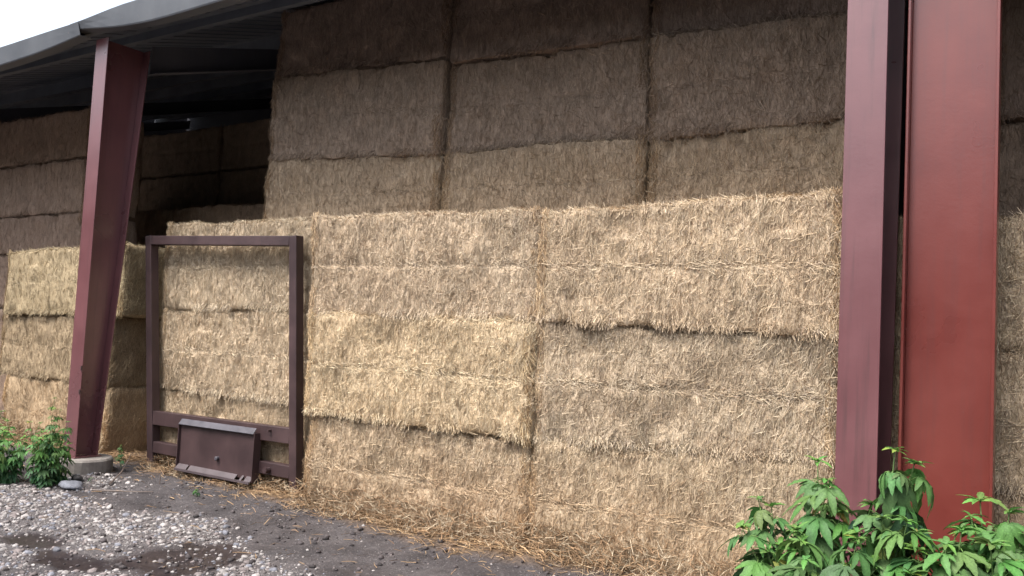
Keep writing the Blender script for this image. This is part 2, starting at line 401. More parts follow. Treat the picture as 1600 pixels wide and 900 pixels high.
# second row, stacked higher
BN = 8000; gloom = (.48, .44, .45); gloom3 = (.38, .34, .37)  # shade under the roof put into the straw tone, deeper each course up
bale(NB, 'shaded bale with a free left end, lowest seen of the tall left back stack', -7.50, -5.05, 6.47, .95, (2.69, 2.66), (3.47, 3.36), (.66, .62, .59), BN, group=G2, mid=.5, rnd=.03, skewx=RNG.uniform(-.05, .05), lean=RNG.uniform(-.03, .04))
bale(NB, 'shaded bale with a free left end, second seen of the tall left back stack', -7.46, -5.05, 6.43, .95, (3.465, 3.355), (4.42, 4.30), gloom, BN, group=G2, mid=.5, rnd=.03, skewx=RNG.uniform(-.05, .05), lean=RNG.uniform(-.03, .04))
bale(NB, 'dim bale with a free left end, close under the roof', -7.42, -5.03, 6.45, .95, (4.43, 4.31), (5.15, 5.14), gloom3, BN, group=G2, mid=.5, rnd=.03, skewx=RNG.uniform(-.05, .05), lean=RNG.uniform(-.03, .04))
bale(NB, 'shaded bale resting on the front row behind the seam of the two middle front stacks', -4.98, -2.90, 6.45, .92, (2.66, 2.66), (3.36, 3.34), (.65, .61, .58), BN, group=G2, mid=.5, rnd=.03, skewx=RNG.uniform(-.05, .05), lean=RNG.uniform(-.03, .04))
bale(NB, 'dim bale in the middle back stack, second course above the front row', -5.00, -2.92, 6.47, .92, (3.355, 3.335), (4.24, 4.2), gloom, BN, group=G2, mid=.5, rnd=.03, skewx=RNG.uniform(-.05, .05), lean=RNG.uniform(-.03, .04))
bale(NB, 'dim bale in the middle back stack, cut off by the top of the picture', -5.00, -2.92, 6.45, .92, (4.25, 4.21), (5.14, 5.14), gloom3, BN, group=G2, mid=.5, rnd=.03, skewx=RNG.uniform(-.05, .05), lean=RNG.uniform(-.03, .04))
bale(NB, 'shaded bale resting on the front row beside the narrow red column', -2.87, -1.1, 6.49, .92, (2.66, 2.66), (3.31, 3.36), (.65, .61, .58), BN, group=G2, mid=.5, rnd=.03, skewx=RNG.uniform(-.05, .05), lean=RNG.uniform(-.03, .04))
bale(NB, 'dim bale left of the narrow red column, second course above the front row', -2.87, -1.1, 6.45, .92, (3.305, 3.355), (4.15, 4.15), gloom, BN, group=G2, mid=.5, rnd=.03, skewx=RNG.uniform(-.05, .05), lean=RNG.uniform(-.03, .04))
bale(NB, 'dim bale left of the narrow red column, cut off by the top of the picture', -2.87, -1.1, 6.47, .92, (4.16, 4.16), (5.12, 5.12), gloom3, BN, group=G2, mid=.5, rnd=.03, skewx=RNG.uniform(-.05, .05), lean=RNG.uniform(-.03, .04))
bale(NB, 'very dark bale glimpsed right of the wide red column, above the shaggy bale', -.42, 2.0, 7.0, .92, (2.5, 2.5), (3.36, 3.36), (.34, .30, .30), 5000, group=G2)  # tone darkened so the colour itself carries the shade back here
bale(NB, 'very dark bale glimpsed right of the wide red column near the top of the picture', -.40, 2.0, 6.98, .92, (3.37, 3.37), (4.3, 4.3), (.30, .26, .27), 5000, group=G2)  # same shade in the colour, a little deeper
# left end
bale(NB, 'greenish yellow hay bale on top of three, behind the left red column', -11.78, -9.16, 5.90, .98, (1.60, 1.66), (2.42, 2.49), (.80, .77, .66), 11000, group=G3, ends=(.05, .36), lean=.03, cat='hay bale')
bale(NB, 'middle bale of the three behind the left red column', -11.95, -9.42, 5.96, .95, (.80, .80), (1.60, 1.64), (.66, .61, .53), 11000, group=G3, ends=(.05, .36))
bale(NB, 'lowest bale of the three behind the left red column, on loose straw', -11.72, -9.40, 5.98, .95, (-.04, -.04), (.80, .80), (.82, .74, .64), 11000, group=G3, ends=(.05, .36))
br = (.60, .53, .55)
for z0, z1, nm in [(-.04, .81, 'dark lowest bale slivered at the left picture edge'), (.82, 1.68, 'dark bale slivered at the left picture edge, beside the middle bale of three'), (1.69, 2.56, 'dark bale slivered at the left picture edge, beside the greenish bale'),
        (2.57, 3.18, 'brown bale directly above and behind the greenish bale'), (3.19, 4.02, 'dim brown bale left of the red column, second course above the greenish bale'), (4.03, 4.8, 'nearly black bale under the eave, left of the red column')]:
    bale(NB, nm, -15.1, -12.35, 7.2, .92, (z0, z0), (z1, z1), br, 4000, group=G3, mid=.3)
# deep inside
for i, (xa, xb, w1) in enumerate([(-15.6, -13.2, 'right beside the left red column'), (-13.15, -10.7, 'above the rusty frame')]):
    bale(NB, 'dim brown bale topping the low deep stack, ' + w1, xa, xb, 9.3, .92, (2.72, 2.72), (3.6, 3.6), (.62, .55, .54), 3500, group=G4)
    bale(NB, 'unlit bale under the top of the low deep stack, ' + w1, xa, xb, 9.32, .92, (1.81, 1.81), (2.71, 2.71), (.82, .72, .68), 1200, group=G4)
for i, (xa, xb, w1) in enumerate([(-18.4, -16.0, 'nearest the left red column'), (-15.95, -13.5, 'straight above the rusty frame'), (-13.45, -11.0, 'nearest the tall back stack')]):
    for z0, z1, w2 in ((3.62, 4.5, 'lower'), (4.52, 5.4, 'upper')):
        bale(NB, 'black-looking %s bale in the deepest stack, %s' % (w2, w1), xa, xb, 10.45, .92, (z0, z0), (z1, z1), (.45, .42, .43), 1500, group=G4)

# ------------------------------------------------------------------ ground
def interp(x, pts):
    xs, ys = zip(*pts); return np.interp(x, xs, ys)
PUD = [(-5.25, 3.95, .42, .46), (-6.5, 3.62, .33, .2), (-5.75, 3.45, .4, .2), (-4.6, 3.5, .3, .25), (-7.1, 3.3, .35, .2)]
GLINE = [(-14, 4.0), (-9.2, 4.55), (-8.2, 4.72), (-7.2, 4.72), (-5.94, 4.82), (-5.0, 4.55), (-4.07, 4.15), (-3, 3.6), (-1, 2.8), (3, 2)]
SLINE = [(-20, 5.2), (-9.3, 5.5), (-8.6, 5.75), (-8.2, 5.62), (-7, 5.52), (-6, 5.45), (-5, 5.38), (-3.5, 5.36), (-2, 5.42), (0, 5.4), (4, 5.5)]
def p3(x, y): return np.stack([x, y, x * 0], 1)
def gz(x, y):
    P = p3(x, y)
    z = (fbm(P, .9, 1, 3) - .5) * .07 + (fbm(P, 5, 2, 3) - .5) * .04 + (fbm(P, 13, 4, 2) - .5) * .022 - .03
    z = z - .035 * np.clip((5.3 - y) / 2, 0, 1.5)
    for cx, cy, rx, ry in PUD:
        z = z - .025 * np.exp(-(((x - cx) / rx) ** 2 + ((y - cy) / ry) ** 2))
    z = z + .05 * litter(x, y)
    far = np.clip((np.hypot(x + 4, y - 4) - 14) / 20, 0, 1)
    return z * (1 - far) - .05 * far
def litter(x, y):
    P = p3(x, y)
    d = y - .07 - interp(x, SLINE) + (fbm(P, 2.6, 30, 3) - .5) * .55
    return np.clip(d / .16, 0, 1)
def gravel(x, y):
    P = p3(x, y)
    d = interp(x, GLINE) - y + (fbm(P, 2.2, 50, 3) - .5) * .7
    g = np.clip(d / .25, 0, 1) * np.clip(.35 + 1.5 * (fbm(P, 1.6, 60, 3) - .28), .12, 1)
    g = np.maximum(g, .95 * np.exp(-(((x + 8.2) / .42) ** 2 + ((y - 5.05) / .28) ** 2)))
    return g * (1 - .93 * wet(x, y) ** .6)
def wet(x, y):
    P = p3(x, y); w = 0
    for cx, cy, rx, ry in PUD:
        e = ((x - cx) / rx) ** 2 + ((y - cy) / ry) ** 2 + (fbm(P, 4, 70, 3) - .5) * 1.6
        w = np.maximum(w, np.clip((1.15 - e) / .5, 0, 1))
    return w
def axis(lo, hi, a, b, step):
    mid = np.arange(a, b + 1e-6, step)
    l = a - np.geomspace(step, a - lo, 26)[::-1]; h = b + np.geomspace(step, hi - b, 26)
    return np.concatenate([l, mid, h])
gx = axis(-300, 300, -12, 2, .045); gy = axis(-300, 300, 2.2, 7.0, .045)
X, Y = np.meshgrid(gx, gy, indexing='ij'); x = X.ravel(); y = Y.ravel()
Zg = gz(x, y); tint = np.stack([litter(x, y) * .9, np.clip(wet(x, y) + .25 * (fbm(p3(x, y), 1.1, 80) > .56), 0, 1), np.clip(.35 + gravel(x, y), 0, 1)], 1)
i, j = np.meshgrid(np.arange(len(gx) - 1), np.arange(len(gy) - 1), indexing='ij'); k = (i * len(gy) + j).ravel(); n2 = len(gy)
me = np_mesh('ground', np.stack([x, y, Zg], 1), [np.stack([k, k + n2, k + n2 + 1, k + 1], 1)], tint, smooth=True)
tag(link(me, 'ground', mat_ground()), 'dark wet dirt yard in front of the straw shed', kind='structure')

# gravel: thousands of small stones
def ico(sub):
    import bmesh
    bm = bmesh.new(); bmesh.ops.create_icosphere(bm, subdivisions=sub, radius=1)
    v = np.array([q.co[:] for q in bm.verts]); f = np.array([[l.index for l in q.verts] for q in bm.faces]); bm.free(); return v, f
def rotm(n):
    q = RNG.normal(0, 1, (n, 4)); q /= np.linalg.norm(q, axis=1)[:, None]; w, x, y, z = q.T
    return np.stack([1 - 2 * (y * y + z * z), 2 * (x * y - z * w), 2 * (x * z + y * w), 2 * (x * y + z * w), 1 - 2 * (x * x + z * z), 2 * (y * z - x * w), 2 * (x * z - y * w), 2 * (y * z + x * w), 1 - 2 * (x * x + y * y)], 1).reshape(-1, 3, 3)
def stones(px, py, rad, sub, sink=.5):
    bv, bf = ico(sub); n = len(px)
    s = np.stack([rad * RNG.uniform(.8, 1.3, n), rad * RNG.uniform(.6, 1.0, n), rad * RNG.uniform(.45, .8, n)], 1)
    v = bv[None] * (1 + RNG.normal(0, .13, (n, len(bv), 1))) * s[:, None, :]
    yaw = RNG.uniform(0, 6.28, n); t = RNG.normal(0, .35, n)
    Rz = np.zeros((n, 3, 3)); Rz[:, 0, 0] = np.cos(yaw); Rz[:, 0, 1] = -np.sin(yaw); Rz[:, 1, 0] = np.sin(yaw); Rz[:, 1, 1] = np.cos(yaw); Rz[:, 2, 2] = 1
    Rx = np.zeros((n, 3, 3)); Rx[:, 0, 0] = 1; Rx[:, 1, 1] = np.cos(t); Rx[:, 1, 2] = -np.sin(t); Rx[:, 2, 1] = np.sin(t); Rx[:, 2, 2] = np.cos(t)
    v = np.einsum('nij,nkj->nki', Rz @ Rx, v)
    v += np.stack([px, py, gz(px, py) + s[:, 2] * (1 - 2 * sink)], 1)[:, None]
    f = bf[None] + (np.arange(n) * len(bv))[:, None, None]
    base = np.where((RNG.random(n) < .62)[:, None], [.30, .275, .262], [.18, .152, .145]) * RNG.uniform(.6, 1.25, n)[:, None]
    base = np.where((RNG.random(n) < .14)[:, None], np.array([.16, .16, .18]) * RNG.uniform(.7, 1.3, n)[:, None], base)
    c = np.repeat(base, len(bv), 0)
    return v.reshape(-1, 3), f.reshape(-1, 3), c
n = 120000; px = RNG.uniform(-10.5, -1.5, n); py = RNG.uniform(1.7, 5.4, n)
keep = RNG.random(n) < gravel(px, py) * .58
keep &= ~(np.hypot(px + 8.8, py - 5.33) < .28)
px, py = px[keep], py[keep]
rad = np.clip(RNG.gamma(2.4, .0041, len(px)), .0035, .033)
big = rad > .014
v1, f1, c1 = stones(px[~big], py[~big], rad[~big], 1); v2, f2, c2 = stones(px[big], py[big], rad[big], 2)
nm_ = RNG.uniform(0, 1, 5000); qx = RNG.uniform(-8.2, -1.0, 5000); qy = RNG.uniform(3.4, 5.9, 5000); kk = RNG.random(5000) < .22 * (1 - litter(qx, qy))
v3, f3, c3 = stones(qx[kk], qy[kk], np.clip(RNG.gamma(3, .0022, kk.sum()), .003, .018), 1)
# dark clods and grit kicked out of the mud
cx = RNG.uniform(-9.5, -1.0, 9000); cy = RNG.uniform(2.2, 5.9, 9000); ck = RNG.random(9000) < .55 * np.clip(fbm(p3(cx, cy), 2.5, 120, 2) * 3 - 1.1, 0.05, 1) * (1 - .8 * gravel(cx, cy)) * (1 - .7 * litter(cx, cy))
v4, f4, c4 = stones(cx[ck], cy[ck], np.clip(RNG.gamma(2.5, .0048, ck.sum()), .003, .035), 1, .35)
c4 = c4 * 0 + np.array([.055, .046, .046]) * np.repeat(RNG.uniform(.5, 1.7, ck.sum()), len(c4) // max(1, ck.sum()))[:, None]
me = np_mesh('mud_clods', v4, [f4], c4); tag(link(me, 'mud_clods', M_STONE), 'crumbs of dark mud between gravel and straw', 'mud', kind='stuff')
me = np_mesh('gravel', np.concatenate([v1, v2, v3]), [np.concatenate([f1, f2 + len(v1), f3 + len(v1) + len(v2)])], np.concatenate([c1, c2, c3]))
tag(link(me, 'gravel', M_STONE), 'pale limestone gravel scattered over the wet dirt', 'gravel', kind='stuff')

# loose straw litter
def scatter_straw(n, xr, yr, dens, pw=1.0):
    x = RNG.uniform(*xr, n); y = RNG.uniform(*yr, n); k = RNG.random(n) < dens(x, y); x, y = x[k], y[k]; m = len(x)
    a = RNG.uniform(0, 2 * np.pi, m); el = RNG.normal(0, .16, m)
    tg = np.stack([np.cos(a) * np.cos(el), np.sin(a) * np.cos(el), np.abs(np.sin(el))], 1)
    nn = np.tile([0, 0, 1.], (m, 1)); root = np.stack([x, y, gz(x, y) + RNG.random(m) ** 2 * .035 + .003], 1)
    c = straw_colors(m, root, (.62, .5, .38), 77, damp=False); c = np.where((RNG.random(m) < .45)[:, None], ORANGE * RNG.uniform(.35, .95, m)[:, None], c)
    return blades(root, tg, nn, RNG.gamma(5, .014, m) + .02, RNG.uniform(.003, .006, m), c, .35)
A = [scatter_straw(52000, (-12.5, .5), (4.9, 6.1), lambda x, y: litter(x, y) * .7),
     scatter_straw(14000, (-12.5, -7.5), (5.6, 9.0), lambda x, y: litter(x, y) * .8),
     scatter_straw(16000, (-10, 0), (3.6, 5.9), lambda x, y: .16 * np.exp(-np.clip(interp(x, SLINE) - y, 0, 9) / .28) + .012)]
vv = []; ff = []; cc = []; b = 0
for v, f, c in A: vv.append(v); ff.append(f + b); cc.append(c); b += len(v)
# foot of the stack: straw leaning up against the bales, hides the sharp joint
def foot(xa, xb, yy, m):
    x = RNG.uniform(xa, xb, m); t = RNG.random(m); z = RNG.random(m) ** 1.6 * .2
    y = yy - .04 - (.2 - z) * RNG.uniform(.2, 1.1, m)
    tg = np.stack([RNG.normal(0, .9, m), RNG.normal(.5, .4, m), RNG.uniform(-.2, .9, m)], 1); tg /= np.linalg.norm(tg, axis=1)[:, None]
    nn = np.tile([0, -.7, .7], (m, 1)); c = ORANGE * RNG.uniform(.35, .95, m)[:, None]; c = np.where((RNG.random(m) < .35)[:, None], TAN * RNG.uniform(.5, .95, m)[:, None], c)
    return blades(np.stack([x, y, z + gz(x, y)], 1), tg, nn, RNG.uniform(.05, .13, m), RNG.uniform(.003, .006, m), c)
for seg in ((-8.5, -6.0, 5.98, 2200), (-5.9, -3.4, 5.74, 2200), (-3.45, -1.1, 5.72, 2200), (-1.1, 1, 5.86, 1500), (-11.8, -9.3, 5.98, 2500)):
    v, f, c = foot(*seg); vv.append(v); ff.append(f + b); cc.append(c); b += len(v)
me = np_mesh('loose_straw', np.concatenate(vv), [np.concatenate(ff)], np.concatenate(cc))
tag(link(me, 'loose_straw', M_STRAW), 'trampled orange brown straw strewn along the foot of the bales', 'loose straw', kind='stuff')

# ------------------------------------------------------------------ the shed
shed = empty('hay_shed', (-4, 5.2, 0), 'open fronted steel hay shed with red columns and grey metal roof', 'shed')
SL = .30; EY = 5.0; EZ = 4.76
def rz(y): return EZ + SL * (y - EY)
def icol(xc, w, y0, yb, yt, z0, z1, mat, label=None, tf=.014):
    m = MB(); h = w / 2
    m.box(xc - h, xc + h, y0, y0 + tf, z0, z1)
    m.hexa([(xc - .004, y0 + tf, z0), (xc + .004, y0 + tf, z0), (xc + .004, yb, z0), (xc - .004, yb, z0), (xc - .004, y0 + tf, z1), (xc + .004, y0 + tf, z1), (xc + .004, yt, z1), (xc - .004, yt, z1)])
    m.hexa([(xc - h, yb, z0), (xc + h, yb, z0), (xc + h, yb + tf, z0), (xc - h, yb + tf, z0), (xc - h, yt, z1), (xc + h, yt, z1), (xc + h, yt + tf, z1), (xc - h, yt + tf, z1)])
    m.box(xc - h - .02, xc + h + .02, y0 - .02, yb + .04, z0 - .018, z0 - .001)
    o = m.build('column', mat, shed, bevel=.003)
    if label: o['label'] = label
    return o
c1 = icol(-8.81, .225, 5.2, 5.44, 5.70, .14, 4.66, M_RED, 'tapered red column standing on a round concrete footing')
c2 = icol(-.955, .225, 5.2, 5.60, 5.86, .02, 4.62, M_RED, 'narrow-faced red column with a dark side')
def child_local(o, par):           # sub-part: parent is itself a child at world origin offset
    o.parent = par; o.location = (0, 0, 0); return o
for zc in (1.05, .80):
    m = MB(); m.box(-8.712, -8.694, 5.188, 5.1985, zc, zc + .05); child_local(m.build('clip', M_RUST), c1)
# wide I-section with its web to the yard
m = MB(); z0, z1 = .02, 4.58
m.box(-.760, -.744, 5.37, 5.54, z0, z1); m.box(-.300, -.284, 5.37, 5.54, z0, z1); m.box(-.744, -.300, 5.448, 5.458, z0, z1); m.box(-.79, -.25, 5.34, 5.57, -.02, .019)
w = m.build('column', M_RED2, shed, bevel=.003); w['label'] = 'wide brighter red column with its broad web facing the yard'
# footings
for xc, yc, r, zt in ((-8.77, 5.33, .30, .122), (-.95, 5.40, .32, .0)):
    m = MB(); m.tube([(xc, yc, -.3), (xc, yc, zt - .02), (xc, yc, zt)], [r, r, r * .95], 28); m.build('footing', M_CONC, shed)
# rafters with haunch
for xc in (-24.6, -16.7, -8.81, -.955):
    m = MB(); ya = 5.80; yb = 17.8
    for dz0, dz1, h in ((-.012, 0, .1), ):
        pass
    def sec(y, dep): t = rz(y) - .24; return t, t - dep
    prof = [(ya, .32), (8.0, .26), (yb, .26)]
    for (y0_, d0), (y1_, d1) in zip(prof, prof[1:]):
        t0, b0 = sec(y0_, d0); t1, b1 = sec(y1_, d1)
        if xc > -1 : b0 = max(b0, t0 - .3)
        m.hexa([(xc - .004, y0_, b0), (xc + .004, y0_, b0), (xc + .004, y1_, b1), (xc - .004, y1_, b1), (xc - .004, y0_, t0), (xc + .004, y0_, t0), (xc + .004, y1_, t1), (xc - .004, y1_, t1)])
        m.hexa([(xc - .1, y0_, b0 - .012), (xc + .1, y0_, b0 - .012), (xc + .1, y1_, b1 - .012), (xc - .1, y1_, b1 - .012), (xc - .1, y0_, b0), (xc + .1, y0_, b0), (xc + .1, y1_, b1), (xc - .1, y1_, b1)])
    m.build('rafter', M_WALL, shed)  # dark metal puts the shade under the roof into the rafter colour
for xc in (-24.6, -16.7): icol(xc, .225, 5.2, 5.44, 5.70, .0, 4.66, M_RED)
# purlins (Z sections) under the sheeting
for k, yp in enumerate([5.16, 5.9, 7.75, 9.25, 10.75, 12.25, 13.75, 15.25, 16.75]):
    m = MB(); zt = rz(yp) - .012; dpt = (.07, .10, .2)[min(k, 2)]
    m.box(-25, 5, yp, yp + .006, zt - dpt, zt - .004); m.box(-25, 5, yp + .006, yp + .07, zt - dpt, zt - dpt + .005); m.box(-25, 5, yp - .07, yp, zt - .010, zt - .004)
    m.build('purlin', M_PURLIN, shed)
# corrugated roof sheet
prof = []; xx = -25.0
while xx < 5:
    for dx, dz in ((0, 0), (.20, 0), (.215, .028), (.245, .028), (.26, 0)): prof.append((xx + dx, dz))
    xx += .26
prof = [prof[0]] + [b for a, b in zip(prof, prof[1:]) if b[0] - a[0] > 1e-5]
m = MB(); vs = []; fs = []; ys = (5.13, 11, 18.7)
for (px_, dz) in prof:
    for yy in ys: vs += [(px_, yy, rz(yy) + dz), (px_, yy, rz(yy) + dz + .0015)]
for i_ in range(len(prof) - 1):
    for j_ in range(2):
        a = i_ * 6 + j_ * 2; b2 = a + 6
        fs.append((a, a + 2, b2 + 2, b2)); fs.append((a + 1, b2 + 1, b2 + 3, a + 3))
m.add(vs, fs); m.build('roof_sheet', M_DECK, shed)
# back and end walls
m = MB(); m.box(-25.1, 5.1, 18.0, 18.05, -.2, 8.655); m.build('back_wall', M_WALL, shed)
for xa in (-25.1, 5.05):
    m = MB(); m.hexa([(xa, 5.3, -.2), (xa + .05, 5.3, -.2), (xa + .05, 17.99, -.2), (xa, 17.99, -.2), (xa, 5.3, rz(5.3) - .02), (xa + .05, 5.3, rz(5.3) - .02), (xa + .05, 17.99, rz(17.99) - .02), (xa, 17.99, rz(17.99) - .02)])
    m.build('end_wall', M_WALL, shed)
# eave gutter: two lengths, the right one sagging and dented over the column
def gutter(top, bot, label=None):
    vs = []; fs = []; n = len(top)
    xs = np.linspace(top[0][0], top[-1][0], 60)
    zt = np.interp(xs, *zip(*top)); zb = np.interp(xs, *zip(*bot))
    ker = np.array([1, 2, 3, 2, 1]) / 9
    zt = np.convolve(np.pad(zt, 2, 'edge'), ker, 'valid'); zb = np.convolve(np.pad(zb, 2, 'edge'), ker, 'valid')
    K = 6
    for xq, a, b_ in zip(xs, zt, zb):
        h = a - b_
        for (yy, zz) in ((5.09, a - .006), (5.0, a + .001), (4.99, a - .008), (5.006, a - h * .5), (5.022, b_ + h * .06), (5.03, b_), (5.16, b_ + .006)): vs.append((xq, yy, zz))
    K = 7
    for i_ in range(len(xs) - 1):
        for j_ in range(K - 1): a = i_ * K + j_; fs.append((a, a + 1, a + K + 1, a + K))
    m = MB(); m.add(vs, fs); o = m.build('gutter', M_GALV, shed)
    md = o.modifiers.new('s', 'SOLIDIFY'); md.thickness = .004
    return o
gutter([(-25, 4.74), (-14, 4.75), (-10.68, 4.745), (-9.84, 4.775), (-8.94, 4.80)], [(-25, 4.53), (-14, 4.53), (-10.65, 4.537), (-9.81, 4.574), (-9.2, 4.616), (-8.94, 4.68)])
gutter([(-9.1, 4.79), (-8.59, 4.825), (-8.2, 4.862), (-8.06, 4.885), (-7.98, 4.868), (-7.76, 4.855), (-6.5, 4.86), (-4, 4.86), (5, 4.86)], [(-9.1, 4.75), (-8.9, 4.735), (-8.57, 4.664), (-8.39, 4.65), (-7.73, 4.602), (-7.17, 4.62), (-6.54, 4.636), (-4, 4.64), (5, 4.64)])

# ------------------------------------------------------------------ rusty steel frame
fr = empty('steel_frame', (-7.4, 5.85, 0), 'rusty brown square steel frame with a mounting plate, leaning on the bales', 'steel frame')
T = .10
TL, TR, BL, BR = Vector((-8.585, 5.83, 2.51)), Vector((-6.275, 5.83, 2.46)), Vector((-8.36, 5.90, .07)), Vector((-6.13, 5.90, .04))
def lerp(a, b, t): return a + (b - a) * t
def tube_sq(name, a, b, w=T, mat=M_RUST, par=fr, dep=None):
    m = MB(); m.bar(a, b, w, dep or w); return m.build(name, mat, par, bevel=.006)
for (a, b) in ((BL, TL), (BR, TR)):
    d = (b - a).normalized(); tube_sq('post', a, b + d * T / 2)
tube_sq('top_rail', TL + Vector((T / 2 + .002, 0, 0)), TR - Vector((T / 2 + .002, 0, 0)), .098)
def onp(s, z): a, b = (BL, TL) if s == 0 else (BR, TR); return lerp(a, b, (z - a.z) / (b.z - a.z))
for zl, zr_, hh in ((.55, .57, .15), (.235, .225, .12)):
    a = onp(0, zl) + Vector((T / 2 + .002, 0, 0)); b = onp(1, zr_) - Vector((T / 2 + .002, 0, 0)); tube_sq('cross_rail', a, b, hh, dep=.09)
# plate: sheet, ends, worn top lip, bent bottom lip with slots
xL, xR, yF = -7.79, -6.63, 5.80
m = MB(); m.box(xL, xR, yF, yF + .012, .10, .56); pl = m.build('mounting_plate', M_RUST, fr, bevel=.002)
def sub(m_, name, mat): return child_local(m_.build(name, mat, bevel=.002), pl)
m = MB(); m.hexa([(xL, yF - .035, .535), (xR, yF - .035, .545), (xR, yF - .002, .595), (xL, yF - .002, .585), (xL, yF - .04, .542), (xR, yF - .04, .552), (xR, yF + .002, .607), (xL, yF + .002, .597)]); sub(m, 'top_lip', M_WORN)
m = MB()
for a, b in ((xL, xL + .17), (xL + .20, xL + .93), (xL + 1.0, xL + 1.03), (xL + 1.07, xR)):
    m.hexa([(a, yF - .047, .07), (b, yF - .047, .07), (b, yF - .001, .118), (a, yF - .001, .118), (a, yF - .049, .08), (b, yF - .049, .08), (b, yF - .001, .130), (a, yF - .001, .130)])
m.box(xL, xR, yF - .056, yF - .048, .062, .088)
bl = sub(m, 'bottom_lip', mat_paint('scuffed_steel', (.055, .04, .043), (.085, .064, .068), .45, stain=(.05, .03, .03), scale=6)); 
for a in (xL - .012, xR + .001):
    m = MB(); m.hexa([(a, yF - .03, .08), (a + .011, yF - .03, .08), (a + .011, 5.86, .08), (a, 5.86, .08), (a, yF - .03, .56), (a + .011, yF - .03, .56), (a + .011, 5.86, .56), (a, 5.86, .56)]); sub(m, 'side_plate', M_RUST)
m = MB(); m.tube([(-7.17, yF + .001, .25), (-7.17, yF - .03, .25), (-7.17, yF - .034, .25)], [.022, .022, .014], 10); sub(m, 'bolt', M_WORN)
m = MB(); m.tube([(-6.47, 5.845, .215), (-6.47, 5.79, .215)], [.03, .03], 10); m.build('bolt', M_RUST, fr)
m = MB(); m.tube([(-6.47, 5.845, .6), (-6.47, 5.80, .6)], [.012, .012], 8); m.build('bolt', M_RUST, fr)

